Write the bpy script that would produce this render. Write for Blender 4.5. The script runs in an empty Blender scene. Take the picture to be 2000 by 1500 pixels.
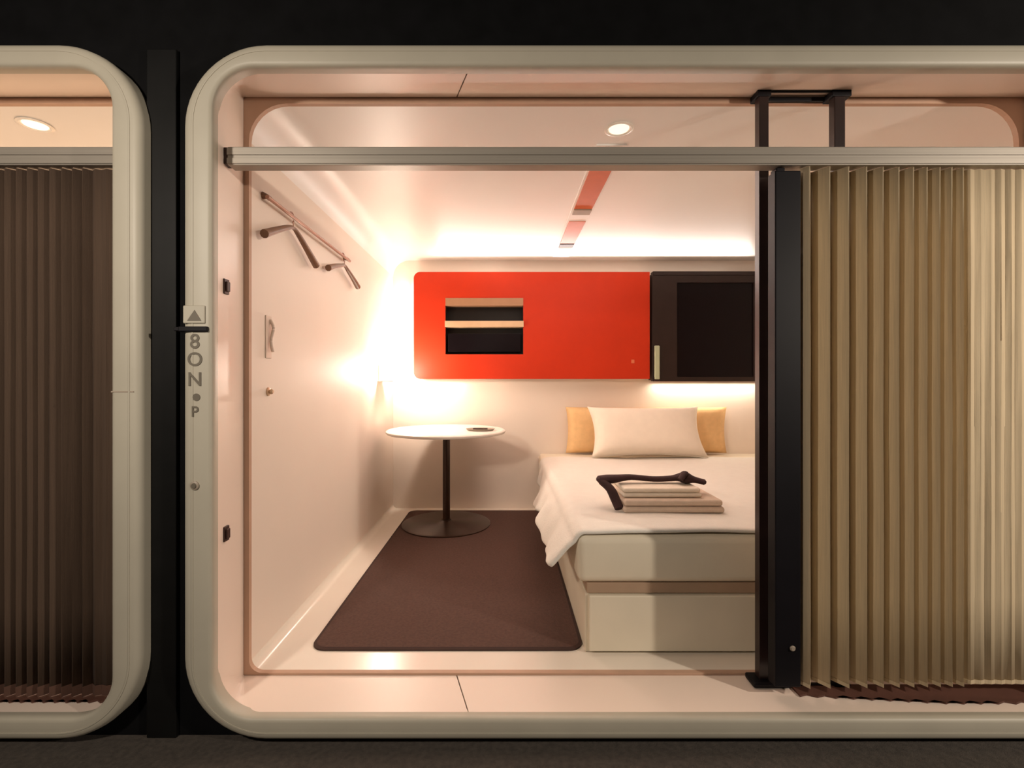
import bpy, bmesh, math, random
from mathutils import Vector, Matrix
from mathutils.geometry import tessellate_polygon
random.seed(7)
SC = bpy.context.scene
COL = SC.collection
PI = math.pi
EYE = 1.02          # camera height over the cabin floor
F = 937.0           # focal length in pixels of the 2000 px wide frame

# ------------------------------------------------------------------ camera
cam_d = bpy.data.cameras.new('camera'); cam = bpy.data.objects.new('camera', cam_d); COL.objects.link(cam)
cam.location = (0, 0, EYE); cam.rotation_euler = (PI/2, 0, 0)
cam_d.sensor_width = 36; cam_d.lens = F/2000*36
cam_d.shift_x = 0.0075; cam_d.shift_y = -0.0025
cam_d.clip_start = 0.02
SC.camera = cam

# ------------------------------------------------------------------ world, exposure
w = bpy.data.worlds.new('world'); SC.world = w; w.use_nodes = True
w.node_tree.nodes['Background'].inputs[0].default_value = (0.9, 0.75, 0.6, 1)
w.node_tree.nodes['Background'].inputs[1].default_value = 0.028
SC.view_settings.view_transform = 'Standard'
SC.view_settings.look = 'None'
SC.view_settings.exposure = 0.0
SC.view_settings.gamma = 1.0
SC.view_settings.use_curve_mapping = False

def area(name, loc, target, size, power, col, size_y=None, spread=None):
    l = bpy.data.lights.new(name, 'AREA'); l.energy = power; l.color = col
    l.shape = 'RECTANGLE' if size_y else 'DISK'
    l.size = size
    if size_y: l.size_y = size_y
    if spread: l.spread = math.radians(spread)
    o = bpy.data.objects.new(name, l); COL.objects.link(o); o.location = loc
    o.rotation_euler = (Vector(target)-Vector(loc)).to_track_quat('-Z', 'Y').to_euler()
    return o

WARM = (1.0, 0.76, 0.64)
CORR = (1.0, 0.87, 0.73)
# corridor lamps above the walkway, outside the frame
area('corridor_lamp', (3.05, -0.20, 1.75), (0.6, 1.9, 0.5), 0.12, 60, CORR)
area('corridor_lamp', (-1.35, -0.10, 1.80), (-0.9, 1.5, 0.9), 0.16, 26, CORR)
# cabin lamps and added fill lights
area('cabin_ceiling_fill', (0.45, 2.60, 1.93), (0.45, 2.60, 0), 1.1, 13, WARM, 1.3)  # added warm fill for the whole cabin, has no fixture
area('cabin_uplight_fill', (0.70, 3.70, 1.885), (0.70, 2.70, 2.02), 2.4, 9.5, (1.0, 0.90, 0.82), 0.04)  # added fill over the cabinet, tilted forward to brighten ceiling and walls
area('cabin_strip_corner', (-0.735, 3.765, 1.42), (-0.90, 3.72, 1.42), 0.05, 2.2, (1.0, 0.88, 0.78), 0.75)
pl = bpy.data.lights.new('wall_lamp_bulb', 'POINT'); pl.energy = 25; pl.color = (1.0, 0.84, 0.70); pl.shadow_soft_size = 0.045
po = bpy.data.objects.new('wall_lamp_bulb', pl); COL.objects.link(po); po.location = (-0.775, 3.42, 1.09)
area('cabin_strip_panel', (-0.50, 3.77, 1.015), (-0.50, 3.80, 0.5), 0.35, 0.5, (1.0, 0.86, 0.72), 0.05)
area('cabin_strip_screen', (1.60, 3.77, 1.005), (1.60, 3.80, 0.5), 0.85, 2.6, (1.0, 0.86, 0.70), 0.05)
area('neighbour_lamp', (-2.4, 2.6, 1.93), (-2.4, 2.6, 0), 1.2, 62, (1.0, 0.84, 0.68), 1.2)

# ------------------------------------------------------------------ materials
def mat(name, col, rough=0.5, metal=0.0, var=0.04, scale=12, bump=0.0, bscale=200, emit=None, estr=0, spec=0.5, coat=0.0, transl=0.0, stretch=None):
    m = bpy.data.materials.new(name); m.use_nodes = True
    nt = m.node_tree; b = nt.nodes['Principled BSDF']
    b.inputs['Roughness'].default_value = rough
    b.inputs['Metallic'].default_value = metal
    b.inputs['Specular IOR Level'].default_value = spec
    b.inputs['Coat Weight'].default_value = coat
    tc = nt.nodes.new('ShaderNodeTexCoord'); mp = nt.nodes.new('ShaderNodeMapping')
    nt.links.new(tc.outputs['Object'], mp.inputs['Vector'])
    if stretch: mp.inputs['Scale'].default_value = stretch
    n = nt.nodes.new('ShaderNodeTexNoise'); n.inputs['Scale'].default_value = scale; n.inputs['Detail'].default_value = 4
    nt.links.new(mp.outputs[0], n.inputs['Vector'])
    r = nt.nodes.new('ShaderNodeValToRGB')
    lo = [max(0, c*(1-var)) for c in col]; hi = [min(1, c*(1+var)) for c in col]
    r.color_ramp.elements[0].color = (*lo, 1); r.color_ramp.elements[0].position = 0.3
    r.color_ramp.elements[1].color = (*hi, 1); r.color_ramp.elements[1].position = 0.7
    nt.links.new(n.outputs['Fac'], r.inputs['Fac'])
    nt.links.new(r.outputs['Color'], b.inputs['Base Color'])
    if bump:
        n2 = nt.nodes.new('ShaderNodeTexNoise'); n2.inputs['Scale'].default_value = bscale
        nt.links.new(mp.outputs[0], n2.inputs['Vector'])
        bp = nt.nodes.new('ShaderNodeBump'); bp.inputs['Strength'].default_value = bump; bp.inputs['Distance'].default_value = 0.004
        nt.links.new(n2.outputs['Fac'], bp.inputs['Height']); nt.links.new(bp.outputs[0], b.inputs['Normal'])
    if emit:
        b.inputs['Emission Color'].default_value = (*emit, 1); b.inputs['Emission Strength'].default_value = estr
    if transl:
        t = nt.nodes.new('ShaderNodeBsdfTranslucent'); nt.links.new(r.outputs['Color'], t.inputs['Color'])
        mx = nt.nodes.new('ShaderNodeMixShader'); mx.inputs[0].default_value = transl
        nt.links.new(b.outputs[0], mx.inputs[1]); nt.links.new(t.outputs[0], mx.inputs[2])
        nt.links.new(mx.outputs[0], nt.nodes['Material Output'].inputs[0])
    return m

M = {
 'shell':  mat('cream_laminate', (0.80, 0.69, 0.595), 0.55, var=0.015, scale=3),
 'ceil':   mat('cream_ceiling_laminate', (0.86, 0.82, 0.78), 0.4, var=0.01, scale=3),
 'floor':  mat('white_gloss_floor', (0.84, 0.76, 0.66), 0.25, var=0.02, scale=3),
 'lining': mat('pale_lining_panel', (0.84, 0.70, 0.60), 0.38, var=0.015, scale=3),
 'lip':    mat('taupe_gasket', (0.52, 0.33, 0.23), 0.6, var=0.05),
 'frame':  mat('champagne_frame', (0.455, 0.42, 0.34), 0.50, metal=0.0, var=0.03, scale=8),
 'rail':   mat('brushed_rail', (0.38, 0.34, 0.29), 0.42, metal=0.3, var=0.05, scale=30, stretch=(0.1, 1, 6)),
 'black':  mat('black_wall', (0.004, 0.004, 0.0045), 0.8, var=0.3, spec=0.1),
 'strip':  mat('black_panel', (0.005, 0.005, 0.005), 0.5, var=0.2, spec=0.2),
 'carpetd':mat('dark_corridor_carpet', (0.055, 0.045, 0.037), 0.95, var=0.25, scale=60, bump=0.5, bscale=300),
 'carpet': mat('brown_carpet', (0.085, 0.040, 0.028), 0.95, var=0.18, scale=90, bump=0.6, bscale=400),
 'seam':   mat('carpet_binding', (0.045, 0.020, 0.014), 0.9, var=0.1),
 'orange': mat('orange_lacquer', (0.50, 0.032, 0.008), 0.45, spec=0.2, var=0.04, scale=4),
 'tvb':    mat('dark_brown_bezel', (0.022, 0.012, 0.010), 0.45, var=0.1, spec=0.3),
 'tvs':    mat('black_glass', (0.005, 0.003, 0.004), 0.3, var=0.1, spec=0.15),
 'hole':   mat('black_recess', (0.003, 0.003, 0.003), 0.7, var=0.1),
 'tand':   mat('dark_tan_metal_strip', (0.36, 0.20, 0.11), 0.45, metal=0.2, var=0.05),
 'tan':    mat('tan_metal_strip', (0.62, 0.42, 0.26), 0.4, metal=0.2, var=0.05),
 'post':   mat('black_anodised', (0.005, 0.004, 0.006), 0.5, var=0.2, spec=0.2),
 'postb':  mat('brown_black_anodised', (0.022, 0.011, 0.010), 0.35, var=0.2),
 'curt':   mat('khaki_pleated_fabric', (0.66, 0.53, 0.35), 0.85, var=0.08, scale=40, stretch=(6, 6, 0.15), bump=0.2, bscale=300, transl=0.12),
 'curtd':  mat('dark_brown_pleated_fabric', (0.085, 0.052, 0.033), 0.9, var=0.10, scale=40, stretch=(6, 6, 0.15), bump=0.2, bscale=300),
 'white':  mat('white_laminate', (0.86, 0.80, 0.72), 0.25, var=0.01),
 'linen':  mat('white_linen', (0.73, 0.69, 0.62), 0.85, var=0.02, scale=20, bump=0.25, bscale=120),
 'sheet':  mat('cream_sheet', (0.84, 0.74, 0.62), 0.85, var=0.02, scale=20),
 'robe':   mat('beige_cotton', (0.66, 0.52, 0.41), 0.9, var=0.05, scale=30, bump=0.3, bscale=150),
 'robe2':  mat('cream_cotton', (0.84, 0.73, 0.60), 0.9, var=0.04, scale=30, bump=0.3, bscale=150),
 'sash':   mat('dark_maroon_cloth', (0.040, 0.014, 0.013), 0.85, var=0.2, scale=40, bump=0.3),
 'ochre':  mat('ochre_cloth', (0.78, 0.50, 0.24), 0.9, var=0.05, scale=30, bump=0.2),
 'bed':    mat('khaki_bed_laminate', (0.74, 0.66, 0.52), 0.5, var=0.03, scale=6),
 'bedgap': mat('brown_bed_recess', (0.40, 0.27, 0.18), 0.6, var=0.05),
 'wood':   mat('brown_hanger', (0.20, 0.10, 0.055), 0.45, var=0.15, scale=30),
 'rose':   mat('rose_copper_rail', (0.42, 0.22, 0.15), 0.4, metal=0.2, var=0.1),
 'pole':   mat('dark_brown_pole', (0.040, 0.018, 0.010), 0.3, metal=0.3, var=0.1),
 'slot':   mat('terracotta_slot', (0.62, 0.16, 0.07), 0.4, var=0.06),
 'grey':   mat('grey_plastic', (0.35, 0.29, 0.23), 0.5, var=0.05),
 'dull':   mat('dull_beige_plastic', (0.70, 0.56, 0.46), 0.5, var=0.05),
 'green':  mat('pale_green_plastic', (0.42, 0.46, 0.30), 0.5, var=0.05),
 'ink':    mat('grey_lettering', (0.14, 0.12, 0.09), 0.6, var=0.05),
 'curth':  mat('brown_hem_fabric', (0.10, 0.048, 0.032), 0.9, var=0.1),
 'shade_strip':  mat('reddish_brown_shade', (0.085, 0.032, 0.020), 0.7, var=0.1),  # colour of the shaded sill below the curtains
 'clip':   mat('dark_brown_catch', (0.045, 0.018, 0.012), 0.5, var=0.1),
 'lamp':   mat('lit_lamp_glass', (0.9, 0.85, 0.8), 0.4, emit=(1.0, 0.88, 0.74), estr=12),
 'tubel':  mat('lit_tube', (0.9, 0.85, 0.8), 0.4, emit=(1.0, 0.9, 0.8), estr=5),
 'dlamp':  mat('lit_downlight', (0.9, 0.85, 0.8), 0.4, emit=(1.0, 0.82, 0.62), estr=1.1),
}

# ------------------------------------------------------------------ mesh helpers
def link(name, bm, m, parent=None, smooth=False, loc=None, sharp=True):
    me = bpy.data.meshes.new(name)
    bmesh.ops.recalc_face_normals(bm, faces=bm.faces)
    bm.to_mesh(me); bm.free()
    if smooth:
        for p in me.polygons: p.use_smooth = True
        if sharp:
          try: me.set_sharp_from_angle(angle=math.radians(40))
          except Exception: pass
    me.materials.append(M[m])
    o = bpy.data.objects.new(name, me); COL.objects.link(o)
    if parent is not None: o.parent = parent
    if loc: o.location = loc
    return o

def tag(o, label=None, cat=None, group=None, kind=None):
    if label: o['label'] = label
    if cat: o['category'] = cat
    if group: o['group'] = group
    if kind: o['kind'] = kind
    return o

def thing(name, label, cat, loc=(0, 0, 0), group=None, kind=None):
    o = bpy.data.objects.new(name, None); COL.objects.link(o); o.location = loc
    o.empty_display_size = 0.1
    return tag(o, label, cat, group, kind)

def box(x0, x1, y0, y1, z0, z1, bev=0.0, seg=2, bm=None):
    own = bmesh.new()
    v = [own.verts.new(p) for p in [(x0,y0,z0),(x1,y0,z0),(x1,y1,z0),(x0,y1,z0),(x0,y0,z1),(x1,y0,z1),(x1,y1,z1),(x0,y1,z1)]]
    for f in [(0,3,2,1),(4,5,6,7),(0,1,5,4),(1,2,6,5),(2,3,7,6),(3,0,4,7)]:
        own.faces.new([v[i] for i in f])
    if bev: bmesh.ops.bevel(own, geom=own.edges[:], offset=bev, segments=seg, profile=0.5, affect='EDGES')
    if bm is None: return own
    merge(bm, own); return bm

def merge(a, b):
    me = bpy.data.meshes.new('tmp'); b.to_mesh(me); b.free(); a.from_mesh(me); bpy.data.meshes.remove(me)

def rrect(x0, x1, z0, z1, r, n=8):
    """rounded rectangle, r = (bottom-left, bottom-right, top-right, top-left); same point count whatever the radii"""
    if not hasattr(r, '__len__'): r = (r,)*4
    pts = []
    for (cx, cz, a0, rr) in ((x0+r[0], z0+r[0], PI, r[0]), (x1-r[1], z0+r[1], 1.5*PI, r[1]), (x1-r[2], z1-r[2], 0, r[2]), (x0+r[3], z1-r[3], PI/2, r[3])):
        for i in range(n+1):
            a = a0 + i/n*PI/2
            pts.append((cx+rr*math.cos(a), cz+rr*math.sin(a)))
    return pts

def plate(outer, holes, y0, y1, bev=0.0):
    """flat plate in the XZ plane with holes, between depths y0 and y1"""
    loops = [outer]+holes
    flat = [p for l in loops for p in l]
    tris = tessellate_polygon([[Vector((p[0], p[1], 0)) for p in l] for l in loops])
    bm = bmesh.new()
    A = [bm.verts.new((p[0], y0, p[1])) for p in flat]; B = [bm.verts.new((p[0], y1, p[1])) for p in flat]
    for t in tris:
        try: bm.faces.new([A[i] for i in t]); bm.faces.new([B[i] for i in reversed(t)])
        except ValueError: pass
    k = 0
    for l in loops:
        n = len(l)
        for i in range(n):
            j = (i+1) % n
            bm.faces.new((A[k+i], A[k+j], B[k+j], B[k+i]))
        k += n
    return bm

def tube(path, rad, n=10, flat=1.0, closed_ends=True, up=Vector((0, 0, 1))):
    """loft of ellipses along path; rad a number or list; flat squashes along up"""
    bm = bmesh.new(); P = [Vector(p) for p in path]
    if not hasattr(rad, '__len__'): rad = [rad]*len(P)
    rings = []
    for i, p in enumerate(P):
        t = (P[min(i+1, len(P)-1)]-P[max(i-1, 0)]).normalized()
        s = t.cross(up)
        if s.length < 1e-3: s = t.cross(Vector((0, 1, 0)))
        s.normalize(); u = s.cross(t).normalized()
        rings.append([bm.verts.new(p + s*rad[i]*math.cos(2*PI*k/n) + u*rad[i]*flat*math.sin(2*PI*k/n)) for k in range(n)])
    for a, b in zip(rings, rings[1:]):
        for k in range(n): bm.faces.new((a[k], a[(k+1) % n], b[(k+1) % n], b[k]))
    if closed_ends:
        bm.faces.new(rings[0]); bm.faces.new(list(reversed(rings[-1])))
    return bm

def lathe(prof, n=40, c=(0, 0, 0)):
    bm = bmesh.new(); rings = []
    for r, z in prof:
        rings.append([bm.verts.new((c[0]+r*math.cos(2*PI*k/n), c[1]+r*math.sin(2*PI*k/n), c[2]+z)) for k in range(n)])
    for a, b in zip(rings, rings[1:]):
        for k in range(n): bm.faces.new((a[k], a[(k+1) % n], b[(k+1) % n], b[k]))
    bm.faces.new(rings[0]); bm.faces.new(list(reversed(rings[-1])))
    return bm

def smoothpath(pts, n=6):
    P = [Vector(p) for p in pts]; out = []
    for i in range(len(P)-1):
        p0, p1, p2, p3 = P[max(i-1, 0)], P[i], P[i+1], P[min(i+2, len(P)-1)]
        for k in range(n):
            t = k/n
            out.append(0.5*((2*p1)+(p2-p0)*t+(2*p0-5*p1+4*p2-p3)*t*t+(3*p1-p0-3*p2+p3)*t**3))
    out.append(P[-1]); return out

def at(px, py, y):
    return ((px-985)/F*y, EYE+(745-py)/F*y)

# ================================================================== STRUCTURE
YF = 1.44           # front of the champagne frame
ZT, ZB = 1.970, 0.006
# dark front wall with the two openings
W = plate([(-4.3, -0.085), (3.0, -0.085), (3.0, 2.75), (-4.3, 2.75)],
          [rrect(-0.93, 1.86, -0.04, 2.01, 0.16), rrect(-3.9, -1.13, -0.04, 2.01, 0.16)], 1.50, 1.53)
tag(link('wall_front', W, 'black'), 'matt black wall around and above the two lit cabin openings', 'wall', kind='structure')
x0 = at(288, 0, 1.49)[0]; x1 = at(346, 0, 1.49)[0]
tag(link('trim_1', box(x0, x1, 1.485, 1.50, -0.085, 2.05, 0.003), 'strip'), 'narrow dark grey upright panel between the two cabin frames', 'panel', kind='structure')
tag(link('floor', box(-4.3, 3.0, -0.6, 1.53, -0.13, -0.085), 'carpetd'), 'dark grey-brown corridor carpet in front of the cabins', 'floor', kind='structure')

def ring(xl, xr, label, name, seam=None):
    r = thing(name, label, 'frame', (0, 0, 0), kind='structure')
    # rounded cross-section: outer edge chamfered towards the wall
    secs = []
    O = lambda d, y: ([(p[0], y, p[1]) for p in rrect(xl+d, xr-d, -0.063+d, 2.039-d, 0.25-d, 14)])
    I = lambda d, y: ([(p[0], y, p[1]) for p in rrect(xl+0.088-d, xr-0.088+d, ZB-d, ZT+d, 0.125+d, 14)])
    loops = [O(0, 1.50), O(0, 1.462), O(0.004, 1.449), O(0.012, 1.442), O(0.022, YF), I(0.012, YF), I(0.004, 1.4425), I(0, 1.448), I(0, 1.462), I(0.012, 1.50)]
    bm = bmesh.new(); V = [[bm.verts.new(p) for p in l] for l in loops]
    V.append(V[0])
    for a, b in zip(V, V[1:]):
        n = len(a)
        for i in range(n): bm.faces.new((a[i], a[(i+1) % n], b[(i+1) % n], b[i]))
    o = link('frame_profile', bm, 'frame', r, True)
    # fine raised bead running around the face of the profile
    for d, ww, nm in ((0.030, 0.004, 'bead'),):
        k = plate(rrect(xl+d, xr-d, -0.063+d*0.8, 2.039-d*0.8, 0.25-d, 14), [rrect(xl+d+ww, xr-d-ww, -0.063+d*0.8+ww, 2.039-d*0.8-ww, 0.25-d-ww, 14)], YF-0.0015, YF+0.002)
        link(nm, k, 'frame', r, True)
    return r

ring_main = ring(-0.968, 1.868, 'champagne rounded frame around the open cabin with bed', 'trim_2')
ring_left = ring(-3.93, -1.094, 'champagne rounded frame around the cabin closed by dark curtain', 'trim_3')
# horizontal joint on the left frame
link('joint', box(-1.180, -1.112, YF-0.001, YF+0.004, EYE-0.033, EYE-0.029), 'grey', ring_left)

def lining(xl, xr, name, label, splits):
    """wedge lining from the rounded frame to the square room end, as separate panels"""
    t = thing(name, label, 'panelling', (0, 0, 0), kind='structure')
    n = 8
    A = rrect(xl+0.083, xr-0.083, ZB-0.006, ZT+0.005, 0.12, n); B = rrect(xl+0.063, xr-0.063, 0.0, 2.006, 0.004, n)
    # closed loop starts bottom-left arc; indices: arc k occupies k*(n+1)..k*(n+1)+n
    def pt(L, s):
        i = int(math.floor(s)) % len(L); j = (i+1) % len(L); f = s-math.floor(s)
        return (L[i][0]*(1-f)+L[j][0]*f, L[i][1]*(1-f)+L[j][1]*f)
    cx, cz = (xl+xr)/2, 1.0
    def off(p, e):
        dx = -e if p[0] < xl+0.30 else (e if p[0] > xr-0.30 else 0)
        dz = -e if p[1] < 0.25 else (e if p[1] > 1.75 else 0)
        return (p[0]+dx, p[1]+dz)
    N = len(A)
    marks = sorted(splits)
    for q in range(len(marks)):
        s0, s1 = marks[q], marks[(q+1) % len(marks)]
        if s1 <= s0: s1 += N
        g = 0.0008
        ss = [s0+g]+[float(i) for i in range(int(math.floor(s0))+1, int(math.ceil(s1)))]+[s1-g]
        bm = bmesh.new(); rows = []
        for s in ss:
            a, b = pt(A, s), pt(B, s)
            mid = ((a[0]+b[0])/2, (a[1]+b[1])/2)
            ao, bo = off(a, 0.010), off(b, 0.010)
            rows.append([bm.verts.new((a[0], 1.452, a[1])), bm.verts.new((b[0], 1.664, b[1])), bm.verts.new((bo[0], 1.664, bo[1])), bm.verts.new((ao[0], 1.452, ao[1]))])
        for r0, r1 in zip(rows, rows[1:]):
            for k in range(4): bm.faces.new((r0[k], r1[k], r1[(k+1) % 4], r0[(k+1) % 4]))
        bm.faces.new(rows[0]); bm.faces.new(list(reversed(rows[-1])))
        link('panel', bm, 'lining', t, True)
    return t
# split parameters: bottom straight is between index 8 and 9, top straight between 26 and 27
def frac(xl, xr, x): return (x-(xl+0.15))/((xr-0.15)-(xl+0.15))
fb = frac(-0.968, 1.868, -0.127)
lining(-0.968, 1.868, 'trim_4', 'pale pink lining and sill inside the open cabin front', [4.0, 8+fb, 13.0, 22.0, 27-fb-0.0, 31.0])
lining(-3.93, -1.094, 'trim_5', 'pale lining inside the front of the curtained cabin', [4.0, 8.5, 13.0, 22.0, 26.5, 31.0])

def room(xl, xr, hl, hr, num, who):
    """gasket face and shell; hl/hr = opening edges"""
    rt, rb = 0.13, 0.035
    H = rrect(hl, hr, 0.008, 1.985, (0.045, 0.045, rt, rt))
    X0, X1 = min(xl, hl)-0.05, max(xr, hr)+0.05
    lip = plate([(X0, -0.02), (X1, -0.02), (X1, 2.06), (X0, 2.06)], [H], 1.666, 1.684)
    tag(link('trim_%d' % num, lip, 'lip'), 'thin brown gasket line around the inner opening of the '+who, 'trim', kind='structure')
    Y0, Y1 = 1.684, 3.83
    # ceiling with rolled corners (closed solid)
    def arch(pts_in, name, m, label, cat):
        bm = bmesh.new(); A = []; 
        for (x, z, ox, oz) in pts_in:
            A.append([bm.verts.new((x, Y0, z)), bm.verts.new((x, Y1, z)), bm.verts.new((ox, Y1, oz)), bm.verts.new((ox, Y0, oz))])
        for a, b in zip(A, A[1:]):
            for k in range(4): bm.faces.new((a[k], b[k], b[(k+1) % 4], a[(k+1) % 4]))
        bm.faces.new(A[0]); bm.faces.new(list(reversed(A[-1])))
        tag(link(name, bm, m, None, True), label, cat, kind='structure')
    pts = []
    for i in range(11):
        a = PI - i/10*PI/2; pts.append((xl+rt+rt*math.cos(a), 1.985-rt+rt*math.sin(a), xl+rt+(rt+.03)*math.cos(a), 1.985-rt+(rt+.03)*math.sin(a)))
    for i in range(11):
        a = PI/2 - i/10*PI/2; pts.append((xr-rt+rt*math.cos(a), 1.985-rt+rt*math.sin(a), xr-rt+(rt+.03)*math.cos(a), 1.985-rt+(rt+.03)*math.sin(a)))
    arch(pts, 'ceiling', 'ceil', 'smooth pale ceiling with rolled edges in the '+who, 'ceiling')
    pts = []
    for i in range(7):
        a = PI + i/6*PI/2; pts.append((xl+rb+rb*math.cos(a), 0.008+rb+rb*math.sin(a), xl+rb+(rb+.03)*math.cos(a), 0.008+rb+(rb+.03)*math.sin(a)))
    for i in range(7):
        a = 1.5*PI + i/6*PI/2; pts.append((xr-rb+rb*math.cos(a), 0.008+rb+rb*math.sin(a), xr-rb+(rb+.03)*math.cos(a), 0.008+rb+(rb+.03)*math.sin(a)))
    arch(pts, 'floor', 'floor', 'glossy cream floor of the '+who, 'floor')
    tag(link('wall_left', box(xl-0.03, xl, Y0, Y1, 0.008+rb, 1.985-rt), 'shell'), 'smooth cream left wall of the '+who, 'wall', kind='structure')
    tag(link('wall_right', box(xr, xr+0.03, Y0, Y1, 0.008+rb, 1.985-rt), 'shell'), 'smooth cream right wall of the '+who, 'wall', kind='structure')
    tag(link('wall_back', box(xl-0.03, xr+0.03, Y1, Y1+0.03, -0.03, 2.02), 'shell'), 'smooth cream back wall of the '+who, 'wall', kind='structure')
room(-0.887, 2.25, -0.887, 1.787, 6, 'open cabin')
room(-3.85, -1.175, -3.85, -1.175, 7, 'curtained cabin')

# ================================================================== FRONT FITTINGS
# horizontal rails
def crossbar(xa, xb, label, cap):
    t = thing('curtain_rail', label, 'rail', ((xa+xb)/2, 1.54, 1.73)); c = t.location
    z1 = EYE+(745-286)/F*1.52; z0 = 1.706
    def L(*a, **k):
        bm = box(*a, **k); bmesh.ops.translate(bm, verts=bm.verts, vec=-c); return bm
    link('rail_body', L(xa, xb, 1.520, 1.566, z0, z1, bev=0.003), 'rail', t)
    link('upper_flange', L(xa, xb, 1.5165, 1.5195, (z0+z1)/2+0.002, z1-0.004, bev=0.001), 'rail', t)
    link('lower_flange', L(xa, xb, 1.5165, 1.5195, z0+0.004, (z0+z1)/2-0.008, bev=0.001), 'rail', t)
    if cap: link('end_bracket', L(xa-0.019, xa, 1.524, 1.560, z0+0.006, z1, bev=0.002), 'clip', t)
    return t
crossbar(-0.878, 1.80, 'grey metal rail across the upper part of the open cabin', True)
crossbar(-3.85, -1.177, 'grey metal rail above the dark brown curtain', False)

def pleats(xa, xb, yc, z0, z1, pitch, amp, rnd=0.0):
    """accordion cloth; pitch(x), amp(x)"""
    pts = [(xa, yc)]; x = xa; s = 1
    while x < xb:
        p = pitch(x)*(1+rnd*random.uniform(-1, 1)); a = amp(x)
        # soft-cornered zigzag : ridge and valley each get three points
        for q in (0.42, 0.5, 0.58):
            xx = x+p/2*0.5*0+p*q*0.5*2*0.5
        pts.append((x+p*0.22, yc-s*a*0.82)); pts.append((x+p*0.25, yc-s*a)); pts.append((x+p*0.28, yc-s*a*0.82))
        pts.append((x+p*0.72, yc+s*a*0.82)); pts.append((x+p*0.75, yc+s*a)); pts.append((x+p*0.78, yc+s*a*0.82))
        x += p
    pts = [q for q in pts if q[0] <= xb]; pts.append((xb, yc))
    bm = bmesh.new(); th = 0.0016; nz = 6; rows = []
    for (x, y) in pts:
        rows.append([bm.verts.new((x, y+(0 if k in (0, nz) else random.uniform(-.0012, .0012)), z0+(z1-z0)*k/nz)) for k in range(nz+1)])
    for a, b in zip(rows, rows[1:]):
        for k in range(nz): bm.faces.new((a[k], b[k], b[k+1], a[k+1]))
    return bm, pts
def curtain(xa, xb, z0, z1, pitch, amp, m, label, rnd, hem=None, hem_h=0.012):
    t = thing('pleated_curtain', label, 'curtain', ((xa+xb)/2, 1.548, z0))
    bm, pts = pleats(xa, xb, 1.548, z0, z1, pitch, amp, rnd)
    bmesh.ops.translate(bm, verts=bm.verts, vec=-t.location)
    o = link('cloth', bm, m, t, True)
    sd = o.modifiers.new('thickness', 'SOLIDIFY'); sd.thickness = 0.002; sd.offset = 0
    # hem band following the pleats
    hb = bmesh.new(); rows = []
    for (x, y) in pts:
        rows.append([hb.verts.new((x, y-0.0018, z0)), hb.verts.new((x, y-0.0018, z0+hem_h))])
    for a, b in zip(rows, rows[1:]): hb.faces.new((a[0], b[0], b[1], a[1]))
    bmesh.ops.translate(hb, verts=hb.verts, vec=-t.location)
    h = link('hem', hb, hem or m, t); sd = h.modifiers.new('thickness', 'SOLIDIFY'); sd.thickness = 0.0015; sd.offset = 0
    return t
z0c = EYE-(1338-745)/F*1.54; z1c = 1.704
fr = lambda x: max(0.0, min(1.0, (x-0.95)/0.55))
curtain(0.953, 1.795, z0c, z1c, lambda x: 0.067-0.034*fr(x), lambda x: (0.026-0.012*fr(x)) if x < 1.46 else 0.0025, 'curt', 'khaki pleated curtain drawn to the right side of the open cabin', 0.03)
curtain(-3.84, -1.18, 0.009, z1c, lambda x: 0.036, lambda x: 0.010 if x < -1.33 else 0.003, 'curtd', 'dark brown pleated curtain closing the left cabin', 0.10, 'curth', 0.032)

# curtain shade on the sill as brown strips, edge serrated like pleat shadows
def shade_strip(xa, xb, yfun, pitch, label):
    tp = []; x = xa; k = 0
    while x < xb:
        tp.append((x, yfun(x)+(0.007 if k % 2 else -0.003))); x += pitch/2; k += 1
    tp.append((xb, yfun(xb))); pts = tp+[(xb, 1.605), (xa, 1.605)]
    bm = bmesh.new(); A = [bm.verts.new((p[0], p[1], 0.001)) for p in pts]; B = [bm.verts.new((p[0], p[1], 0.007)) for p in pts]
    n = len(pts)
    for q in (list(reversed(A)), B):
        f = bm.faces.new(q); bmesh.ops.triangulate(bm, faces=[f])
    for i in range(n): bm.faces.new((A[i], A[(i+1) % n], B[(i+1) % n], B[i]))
    tag(link('floor_shade', bm, 'shade_strip'), label, 'shade_strip')
shade_strip(0.955, 1.79, lambda x: 1.552-0.036*min(1, (x-0.955)/0.45), 0.055, 'reddish brown strip of painted shade under the khaki curtain')
shade_strip(-3.8, -1.19, lambda x: 1.522, 0.036, 'reddish brown strip of painted shade under the dark brown curtain')

# leading post of the curtain
t = thing('curtain_lead_post', 'thick black upright at the leading edge of the khaki curtain', 'post', (0.905, 1.55, z0c))
link('post_body', box(-0.042, 0.040, -0.022, 0.022, 0.0, z1c-z0c-0.012, 0.003), 'post', t)
link('top_roller', box(-0.036, -0.008, -0.018, 0.018, z1c-z0c-0.012, z1c-z0c, 0.003), 'post', t)
zl = at(0, 1265, 1.53)[1]-z0c
link('latch', lathe([(0.008, 0), (0.009, 0.003), (0.006, 0.007)], 16), 'grey', t, True, (0.012, -0.022, zl)).rotation_euler = (PI/2, 0, 0)

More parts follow.
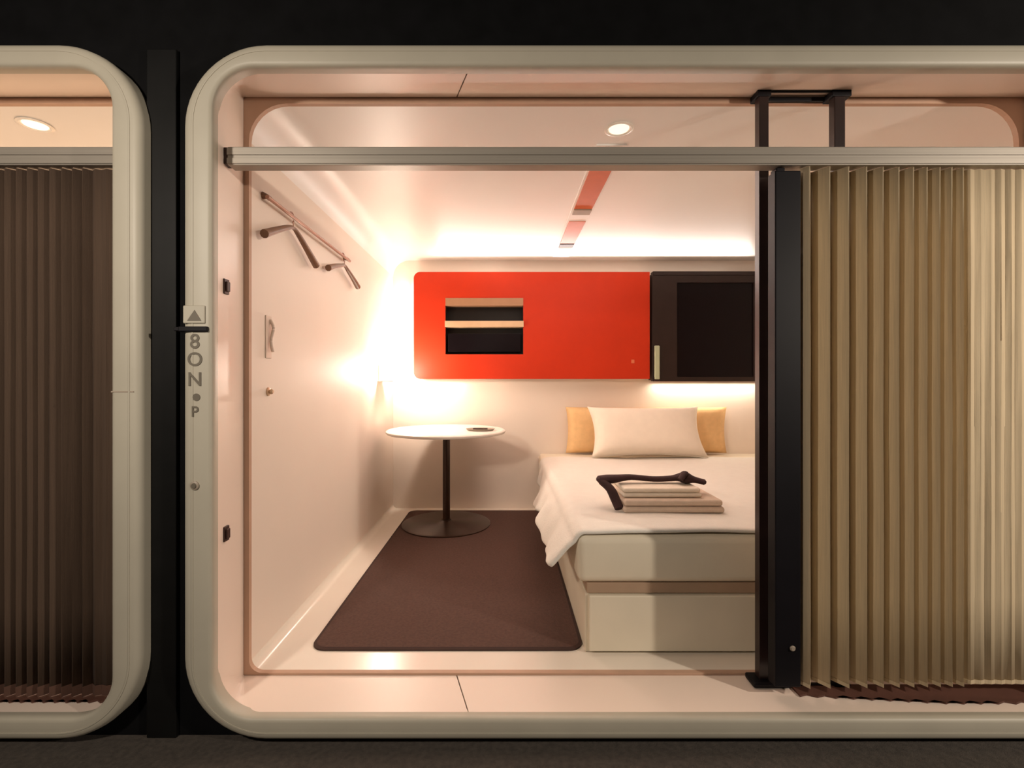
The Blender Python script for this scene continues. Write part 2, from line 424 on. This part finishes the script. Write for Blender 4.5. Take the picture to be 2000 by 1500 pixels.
# black double post standing behind
t = thing('floor_to_ceiling_stand', 'slim black double post frame from sill to cabin ceiling behind the curtain edge', 'stand', (1.0, 1.63, 0.0))
def S(nm, a, m='post', bev=0.002):
    bm = box(*a, bev=bev); bmesh.ops.translate(bm, verts=bm.verts, vec=-t.location); return link(nm, bm, m, t)
S('post', (0.857, 0.889, 1.612, 1.642, 0.012, 1.992), 'postb'); S('post', (1.110, 1.146, 1.612, 1.642, 0.012, 1.992), 'postb')
S('top_rail', (0.850, 1.160, 1.612, 1.618, 1.992, 2.000)); S('top_rail', (0.850, 1.150, 1.650, 1.660, 1.985, 2.000))
S('top_cap', (0.850, 0.896, 1.608, 1.660, 1.978, 1.999)); S('top_cap', (1.100, 1.165, 1.608, 1.660, 1.978, 1.999))
S('foot', (0.828, 0.950, 1.590, 1.655, 0.001, 0.020), bev=0.006); S('foot', (1.095, 1.135, 1.590, 1.645, 0.001, 0.022), bev=0.006)
S('bottom_rail', (0.90, 1.155, 1.598, 1.612, 0.002, 0.010))

# small catches on the left reveal, peephole and letters on the frame
for py, lab in ((560, 'upper small dark brown catch on the left side lining'), (1042, 'lower small dark brown catch on the left side lining')):
    x, z = at(434, py, 1.535)
    t = thing('door_catch', lab, 'catch', (-0.889, 1.535, z))
    link('catch_plate', box(-0.006, 0.002, -0.014, 0.014, -0.024, 0.024, 0.002), 'clip', t)
    link('catch_stud', box(0.002, 0.008, -0.010, 0.010, -0.016, 0.016, 0.003), 'clip', t)
x, z = at(381, 948, YF)
t = thing('lock_button', 'small round dark button low on the open cabin frame', 'button', (x, YF, z))
link('button_rim', lathe([(0.013, 0), (0.013, 0.004), (0.010, 0.006), (0.0, 0.006)][:3], 20), 'grey', t, True).rotation_euler = (PI/2, 0, 0)
link('button_face', lathe([(0.008, 0.006), (0.007, 0.009)], 20), 'ink', t, True).rotation_euler = (PI/2, 0, 0)
# cabin number
x, z = at(380, 643, YF)
t = thing('number_clip', 'black bar clipped across the open cabin frame above the number', 'clip', (x, YF, z))
link('bar', box(-0.045, 0.042, -0.008, 0.004, -0.008, 0.008, 0.003), 'post', t)
link('hook', box(-0.058, -0.043, -0.008, 0.030, -0.006, 0.006, 0.002), 'post', t)
xx, zz = at(382, 615, YF)
t = thing('number_sign', 'grey rotated lettering and pale plate on the open cabin frame', 'sign', (xx, YF, zz))
link('plate', box(-0.036, 0.030, -0.004, 0.001, -0.026, 0.028, 0.003), 'frame', t)
tri = bmesh.new(); vs = [tri.verts.new(p) for p in [(-0.022, -0.0055, -0.018), (0.020, -0.0055, -0.018), (0.000, -0.0055, 0.014)]]; tri.faces.new(vs)
r_ = bmesh.ops.extrude_face_region(tri, geom=tri.faces[:]); bmesh.ops.translate(tri, verts=[v for v in r_['geom'] if isinstance(v, bmesh.types.BMVert)], vec=(0, 0.002, 0))
link('arrow', tri, 'ink', t)
def glyph(ch, px, py, size, rot):
    gx, gz = at(px, py, YF)
    c = bpy.data.curves.new('letter', 'FONT'); c.body = ch; c.size = size; c.extrude = 0.0006; c.align_x = 'CENTER'; c.align_y = 'CENTER'; c.offset = 0.0006
    tmp = bpy.data.objects.new('tmp', c); COL.objects.link(tmp)
    bpy.context.view_layer.update()
    me = bpy.data.meshes.new_from_object(tmp.evaluated_get(bpy.context.evaluated_depsgraph_get()))
    bpy.data.objects.remove(tmp)
    me.materials.clear(); me.materials.append(M['ink'])
    o = bpy.data.objects.new('letter', me); COL.objects.link(o); o.parent = t
    o.location = (gx-xx, -0.0012, gz-zz); o.rotation_euler = (PI/2, rot, 0)
glyph('8', 381, 668, 0.062, 0); glyph('O', 381, 703, 0.058, 0); glyph('N', 381, 742, 0.058, 0)
glyph('\u2022', 384, 778, 0.085, 0); glyph('P', 381, 805, 0.045, 0)

# ================================================================== CABIN INTERIOR
FZ = 0.008
# inset carpet
xs = (-0.735, 0.300); ys = (1.800, 3.745)
def mat_outline(d, r): return rrect(xs[0]+d, xs[1]-d, ys[0]+d, ys[1]-d, r, 8)
def flat_slab(pts, z0, z1):
    bm = bmesh.new(); A = [bm.verts.new((p[0], p[1], z0)) for p in pts]; B = [bm.verts.new((p[0], p[1], z1)) for p in pts]
    n = len(pts); bm.faces.new(B); bm.faces.new(list(reversed(A)))
    for i in range(n): bm.faces.new((A[i], A[(i+1) % n], B[(i+1) % n], B[i]))
    return bm
t = thing('carpet', 'dark brown carpet with rounded corners on the cream floor under the round table', 'rug', (-0.22, 2.77, FZ))
bm = flat_slab(mat_outline(0.012, 0.05), FZ, FZ+0.009); bmesh.ops.translate(bm, verts=bm.verts, vec=-t.location); link('pile', bm, 'carpet', t)
out = mat_outline(0, 0.06); inn = mat_outline(0.012, 0.05)
bm = bmesh.new(); n = len(out)
L = [[bm.verts.new((p[0], p[1], z)) for p in q] for q, z in ((out, FZ), (out, FZ+0.006), (inn, FZ+0.0095), (inn, FZ))]
L.append(L[0])
for a, b in zip(L, L[1:]):
    for i in range(n): bm.faces.new((a[i], a[(i+1) % n], b[(i+1) % n], b[i]))
bmesh.ops.translate(bm, verts=bm.verts, vec=-t.location); link('binding', bm, 'seam', t)

# table
TX, TY = -0.408, 3.38
t = thing('pedestal_table', 'round white-topped table on one dark brown pole standing on the carpet', 'table', (TX, TY, FZ+0.0095))
link('base', lathe([(0.31, 0), (0.31, 0.006), (0.295, 0.012), (0.05, 0.020), (0.034, 0.030), (0.034, 0.035)], 48), 'pole', t, True)
link('pole', lathe([(0.026, 0.03), (0.026, 0.618), (0.034, 0.622), (0.034, 0.630)], 24), 'pole', t, True)
link('mounting_plate', lathe([(0.11, 0.628), (0.11, 0.636), (0.09, 0.638)], 32), 'pole', t, True)
link('tabletop', lathe([(0.385, 0.638), (0.410, 0.642), (0.416, 0.650), (0.416, 0.658), (0.408, 0.664), (0.39, 0.665)], 64), 'white', t, True)
TT = FZ+0.0095+0.665
t = thing('tray', 'small grey oval tray lying on the right side of the white tabletop', 'tray', (-0.165, 3.30, TT))
bm = lathe([(0.085, 0), (0.098, 0.010), (0.100, 0.014), (0.094, 0.013), (0.080, 0.004), (0.01, 0.003)], 32); bmesh.ops.scale(bm, verts=bm.verts, vec=(1, 0.7, 1)); link('dish', bm, 'grey', t, True)
bm = box(-0.05, 0.05, -0.02, 0.02, 0.004, 0.017, 0.003); link('remote', bm, 'clip', t)

# orange wall unit on the back wall, with slots
YP = 3.71
ox0, oz0 = at(808, 740, YP); ox1, oz1 = at(1269, 531, YP)
nx0, nz0 = at(870, 692, YP); nx1, nz1 = at(1022, 582, YP)
t = thing('orange_cabinet', 'bright orange wall panel with black slots left of the dark screen', 'cabinet', ((ox0+ox1)/2, YP, oz0))
def T(bm, nm, m, sm=False, par=None):
    bmesh.ops.translate(bm, verts=bm.verts, vec=-t.location); return link(nm, bm, m, t if par is None else par, sm)
T(plate(rrect(ox0, ox1, oz0, oz1, (0.05, 0.004, 0.004, 0.05)), [[(nx0, nz0), (nx1, nz0), (nx1, nz1), (nx0, nz1)]], YP, YP+0.03), 'door_panel', 'orange')
T(plate(rrect(ox0+0.004, ox1-0.002, oz0+0.004, oz1-0.004, (0.05, 0.004, 0.004, 0.05)), [[(nx0-.01, nz0-.01), (nx1+.01, nz0-.01), (nx1+.01, nz1+.01), (nx0-.01, nz1+.01)]], YP+0.03, 3.829), 'carcass', 'white')
T(box(nx0-0.01, nx1+0.01, YP+0.075, YP+0.085, nz0-0.01, nz1+0.01), 'recess_back', 'hole')
for a in ((nx0-0.006, nx0+0.002), (nx1-0.002, nx1+0.006)):
    T(box(a[0], a[1], YP+0.004, YP+0.076, nz0, nz1), 'recess_side', 'hole')
T(box(nx0, nx1, YP+0.004, YP+0.076, nz0-0.004, nz0+0.002), 'recess_bottom', 'hole')
za = at(0, 597, YP)[1]
T(box(nx0, nx1, YP-0.003, YP+0.078, za, nz1, 0.002), 'top_strip', 'tand')
zb0, zb1 = at(0, 639, YP)[1], at(0, 627, YP)[1]
T(box(nx0-0.003, nx1+0.003, YP-0.014, YP+0.078, zb0, zb1, 0.002), 'divider', 'tan')
zc0, zc1 = at(0, 690, YP)[1], at(0, 646, YP)[1]
T(box(nx0+0.02, nx1-0.02, YP+0.012, YP+0.07, zc0+0.012, zc1-0.02, 0.003), 'player_box', 'tvs')
bx, bz = at(1236, 706, YP)
T(box(bx-0.012, bx+0.012, YP-0.002, YP+0.002, bz-0.014, bz+0.014, 0.001), 'switch_plate', 'slot')

# dark screen
t = thing('television', 'large dark brown framed black screen on the back wall above the bed', 'television', (1.6, YP, EYE))
sx0, sz0 = at(1274, 745, YP-0.01); sx1, sz1 = at(1512, 530, YP-0.01)
six0, siz0 = at(1322, 736, YP-0.01); six1, siz1 = at(1472, 552, YP-0.01)
T(plate(rrect(sx0, sx1, sz0, sz1, 0.008, 3), [rrect(six0, six1, siz0, siz1, 0.006, 3)], YP-0.014, YP+0.03), 'bezel', 'tvb')
T(box(six0-0.01, six1+0.01, YP+0.0, YP+0.012, siz0-0.01, siz1+0.01), 'screen', 'tvs')
T(box(sx0+0.01, sx1-0.01, YP+0.03, 3.829, sz0+0.01, sz1-0.01), 'housing', 'tvb')
T(box(sx0+0.012, sx1-0.02, YP-0.018, YP-0.0135, sz1-0.030, sz1-0.022, 0.001), 'frame_bead', 'tvb')
gx, gz = at(1283, 708, YP-0.02)
t = thing('remote_control', 'pale green handset hanging at the lower left corner of the screen', 'handset', (gx, YP-0.016, gz))
link('handset_body', box(-0.020, 0.020, -0.016, 0.001, -0.13, 0.13, 0.007), 'green', t)
link('cradle', box(-0.024, 0.024, -0.010, 0.002, -0.145, -0.11, 0.003), 'tvb', t)

# corner lamp on the left wall
t = thing('wall_lamp', 'glowing white lamp low in the far left corner above the table', 'lamp', (-0.887, 3.42, 1.075))
link('back_plate', box(0.0, 0.010, -0.05, 0.05, -0.06, 0.06, 0.003), 'white', t)
link('lamp_glass', lathe([(0.030, -0.035), (0.040, -0.020), (0.042, 0.02), (0.036, 0.045), (0.02, 0.052)], 24), 'lamp', t, True, (0.055, 0, 0))
link('shelf_tray', box(0.0, 0.11, -0.07, 0.07, -0.056, -0.048, 0.002), 'white', t)
# led strip (fixture of the corner area lamp)
for nm, a, lab in (('light_strip', (ox0-0.014, ox0-0.002, 3.79, 3.815, 1.05, 1.80), 'thin upright light strip behind the left edge of the orange panel'),
                   ):
    tag(link(nm, box(*a, bev=0.002), 'tubel'), lab, 'light')

# ceiling slot fitting and downlight
t = thing('ceiling_slot', 'long ceiling slot with two terracotta strips pointing to the back wall', 'vent', (0.44, 2.8, 1.985))
cxx = 0.437
T(box(cxx-0.062, cxx+0.062, 1.95, 3.70, 1.979, 1.986, 0.002), 'housing', 'ceil')
T(box(cxx-0.050, cxx+0.050, 1.98, 2.66, 1.9755, 1.980, 0.001), 'strip', 'slot')
T(box(cxx-0.050, cxx+0.050, 2.665, 2.74, 1.970, 1.980, 0.002), 'sensor', 'grey')
T(box(cxx-0.050, cxx+0.050, 2.87, 3.33, 1.9755, 1.980, 0.001), 'strip', 'slot')
T(box(cxx-0.050, cxx+0.050, 3.335, 3.42, 1.972, 1.980, 0.002), 'end_cap', 'clip')
T(box(cxx-0.046, cxx+0.046, 3.43, 3.66, 1.974, 1.980, 0.002), 'pale_grille', 'dull')
for x, y, lab in ((0.437, 1.83, 'round glowing downlight in the open cabin ceiling just above the rail'), (-1.76, 1.80, 'round glowing downlight in the ceiling of the curtained cabin')):
    t = thing('downlight', lab, 'light', (x, y, 1.985))
    link('trim_ring', lathe([(0.050, 0.001), (0.055, -0.004), (0.046, -0.007), (0.040, -0.004), (0.038, 0.001)], 28), 'white', t, True)
    link('bulb_glass', lathe([(0.038, 0.0), (0.036, -0.005), (0.01, -0.007)], 28), 'dlamp', t, True)

# coat rail with hangers on the left wall
t = thing('coat_rail', 'thin brown coat rail running along the upper left wall', 'rail', (-0.86, 2.2, 1.69))
link('bar', tube([(0, -0.46, 0), (0, 0.47, 0)], 0.0075, 10), 'rose', t, True)
for y in (-0.44, 0.45):
    link('bracket', tube([(-0.027, y, 0.012), (-0.01, y, 0.008), (0, y, 0)], [0.014, 0.009, 0.009], 10), 'wood', t, True)
def hanger(yc, half, zn, zs, label):
    t = thing('coat_hanger', label, 'hanger', (-0.853, yc, zn), 'hangers on the left wall rail')
    link('shoulder', tube(smoothpath([(0, -half, zs-zn), (0, -half*0.6, (zs-zn)*0.55), (0, -half*0.2, -0.012), (0, 0, 0), (0, half*0.2, -0.012), (0, half*0.6, (zs-zn)*0.55), (0, half, zs-zn)], 5),
         [0.016-0.009*(1-abs(i-15)/15)*1.0 for i in range(31)], 10), 'wood', t, True)
    hk = 1.69-zn
    pth = [(0, 0, 0), (0, 0, hk-0.030)]+[(-0.007, 0.022*math.sin(a)*1.0, hk-0.006+0.020*-math.cos(a)) for a in [i*PI/6 for i in range(1, 9)]]
    link('hook', tube(pth, 0.003, 8), 'rose', t, True)
hanger(1.94, 0.235, 1.64, 1.545, 'nearer brown coat hanger on the left wall rail')
hanger(2.56, 0.235, 1.64, 1.570, 'farther brown coat hanger on the left wall rail')
x, z = at(520, 655, 1.79)
t = thing('wall_hook', 'faint curved beige hook on the left wall near the cabin front', 'hook', (-0.887, 1.80, z))
link('plate', box(0, 0.004, -0.022, 0.022, -0.085, 0.075, 0.002), 'dull', t)
link('prong', tube(smoothpath([(0.004, 0.01, 0.06), (0.018, 0.006, 0.03), (0.012, 0.0, -0.02), (0.022, -0.008, -0.06)], 5), 0.006, 10), 'dull', t, True)
x, z = at(517, 765, 1.79)
t = thing('tan_knob', 'small tan knob on the left wall below the hook', 'knob', (-0.887, 1.80, z))
link('rose', lathe([(0.016, 0), (0.016, 0.004), (0.012, 0.005)], 20), 'tan', t, True).rotation_euler = (0, PI/2, 0)
link('grip', lathe([(0.006, 0.004), (0.010, 0.014), (0.006, 0.020)], 20), 'tan', t, True).rotation_euler = (0, PI/2, 0)

# bed
BX0, BX1, BY0, BY1 = 0.302, 2.235, 1.775, 3.826
t = thing('bed', 'low bed with khaki drawer base and mattress along the right of the cabin', 'bed', ((BX0+BX1)/2, BY0, FZ))
T(box(BX0, BX1, BY0+0.02, BY1, FZ, 0.232, 0.004), 'base', 'bed')
T(box(BX0+0.012, 1.24, BY0, BY0+0.022, FZ+0.012, 0.226, 0.004), 'drawer', 'bed')
T(box(1.25, BX1-0.012, BY0, BY0+0.022, FZ+0.012, 0.226, 0.004), 'drawer', 'bed')
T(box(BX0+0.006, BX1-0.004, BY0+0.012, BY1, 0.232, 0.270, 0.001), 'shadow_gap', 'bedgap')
T(box(0.272, BX1, BY0, BY1, 0.270, 0.448, 0.030, 4), 'mattress', 'bed', True)
# duvet: grid draped over left side
def duvet():
    bm = bmesh.new(); ny = 44; rows = []
    prof_n = 26
    for j in range(ny+1):
        y = 1.778+(3.50-1.778)*j/ny; u = j/ny
        flare = 0.085*max(0, min(1, (0.92-u)/0.35))+0.012*math.sin(u*23)+0.008*math.sin(u*51+1)
        zh = 0.300+0.02*math.sin(u*17+0.5)+0.14*max(0, (u-0.82)/0.18)**1.5
        if u < 0.05: zh += 0.02*(0.05-u)/0.05
        row = []
        edge = 0.262
        for i in range(14):      # top, from right to left
            x = 2.225+(edge+0.05-2.225)*i/13
            z = 0.462+0.004*math.sin(x*7+y*5)+0.003*math.sin(x*19-y*11)
            row.append((x, y, z))
        for k in range(1, 5):    # rolled shoulder
            a = k/4*PI/2*0.9
            row.append((edge+0.05-0.05*math.sin(a), y, 0.462-0.045*(1-math.cos(a))))
        bx, bz = row[-1][0], row[-1][2]
        for k in range(1, 9):
            s = k/8
            row.append((bx-flare*s**0.8+0.006*math.sin(u*40+s*3)*s, y, bz+(zh-bz)*s))
        rows.append([bm.verts.new(p) for p in row])
    for a, b in zip(rows, rows[1:]):
        for k in range(len(a)-1): bm.faces.new((a[k], a[k+1], b[k+1], b[k]))
    bmesh.ops.translate(bm, verts=bm.verts, vec=-Vector((1.2, 2.6, 0.46)))
    o = link('duvet', bm, 'linen', None, True, (1.2, 2.6, 0.46))
    sd = o.modifiers.new('thickness', 'SOLIDIFY'); sd.thickness = 0.020; sd.offset = 0
    bv = o.modifiers.new('smooth', 'SUBSURF'); bv.levels = 1; bv.render_levels = 1
    tag(o, 'white duvet spread over the bed and hanging down its left side', 'duvet')
duvet()
DT = 0.475

def pillow_bm(Wd, Hh, Tk, pinch=0.08, nu=22, nv=16, power=0.42):
    bm = bmesh.new(); G = {}
    for s in (1, -1):
        for i in range(nu+1):
            for j in range(nv+1):
                u, v = -1+2*i/nu, -1+2*j/nv
                edge = i in (0, nu) or j in (0, nv)
                if edge and s == -1: G[(s, i, j)] = G[(1, i, j)]; continue
                th = Tk/2*((1-u**4)*(1-v**4))**power if not edge else 0
                x = Wd/2*u*(1-pinch*(1-v*v)*abs(u)); z = Hh/2*v*(1-pinch*1.2*(1-u*u)*abs(v))
                th *= 1+0.05*math.sin(5*u+2*v)
                G[(s, i, j)] = bm.verts.new((x, -s*th, z))
        for i in range(nu):
            for j in range(nv):
                a, b, c, d = G[(s, i, j)], G[(s, i+1, j)], G[(s, i+1, j+1)], G[(s, i, j+1)]
                if i in (0, nu-1) and j in (0, nv-1):    # corners split from the tip inwards
                    if (i == 0) == (j == 0): bm.faces.new((a, b, c)); bm.faces.new((a, c, d))
                    else: bm.faces.new((a, b, d)); bm.faces.new((b, c, d))
                else: bm.faces.new((a, b, c, d))
    return bm
# ochre cushion against the wall, white pillow in front
o = link('cushion', pillow_bm(1.26, 0.36, 0.12, 0.03, power=0.5), 'ochre', None, True, (1.11, 3.755, DT+0.165), False)
tag(o, 'long ochre cushion standing against the back wall behind the white pillow', 'cushion')
o = link('pillow', pillow_bm(0.83, 0.40, 0.17, 0.09), 'sheet', None, True, (1.035, 3.50, DT+0.180), False)
o.rotation_euler = (math.radians(-28), 0, 0)
tag(o, 'plump white pillow leaning at the head of the bed', 'pillow')

# folded robe, towel and sash
def fold_stack(x0, x1, y0, y1, z, layers, h, m, name, label, cat):
    t = thing(name, label, cat, ((x0+x1)/2, (y0+y1)/2, z))
    for k in range(layers):
        j = 0.004*math.sin(k*2.3)
        bm = box(x0+j, x1-j*2, y0+abs(j), y1, z+k*h, z+(k+1)*h-0.001, min(h*0.45, 0.012), 3)
        bmesh.ops.translate(bm, verts=bm.verts, vec=-t.location)
        link('fold', bm, m, t, True)
    return t
fold_stack(0.495, 0.915, 1.985, 2.26, DT-0.002, 2, 0.028, 'robe', 'folded_robe', 'folded beige robe at the bottom of the stack on the duvet', 'robe')
fold_stack(0.500, 0.835, 2.020, 2.27, DT+0.055, 2, 0.020, 'robe2', 'folded_towel', 'folded cream towel between the beige robe and the dark sash', 'towel')
ZS = DT+0.098
P = smoothpath([(0.405, 2.10, ZS+0.018), (0.47, 2.11, ZS+0.018), (0.56, 2.13, ZS+0.022), (0.66, 2.13, ZS+0.014), (0.73, 2.13, ZS+0.016), (0.785, 2.125, ZS+0.022), (0.83, 2.11, ZS+0.016), (0.88, 2.09, ZS+0.006)], 5)
R = []
for i in range(len(P)):
    u = i/(len(P)-1); R.append(0.020+0.012*math.exp(-((u-0.12)/0.10)**2)+0.022*math.exp(-((u-0.76)/0.08)**2)-(0.012 if u in (0, 1) else 0))
t = thing('sash', 'dark maroon rolled sash lying on top of the folded towel', 'sash', (0.65, 2.12, ZS))
T(tube(P, R, 12, 0.62), 'roll', 'sash', True)
P2 = smoothpath([(0.425, 2.09, ZS+0.012), (0.455, 2.06, ZS-0.015), (0.472, 2.035, ZS-0.055), (0.482, 2.01, DT+0.012)], 5)
T(tube(P2, [0.024-0.006*abs(i/len(P2)-0.4) for i in range(len(P2))], 12, 0.7), 'tail', 'sash', True)
T(tube(smoothpath([(0.765, 2.085, ZS+0.020), (0.790, 2.10, ZS+0.046), (0.800, 2.155, ZS+0.025)], 5), 0.016, 10, 0.6), 'knot', 'sash', True)
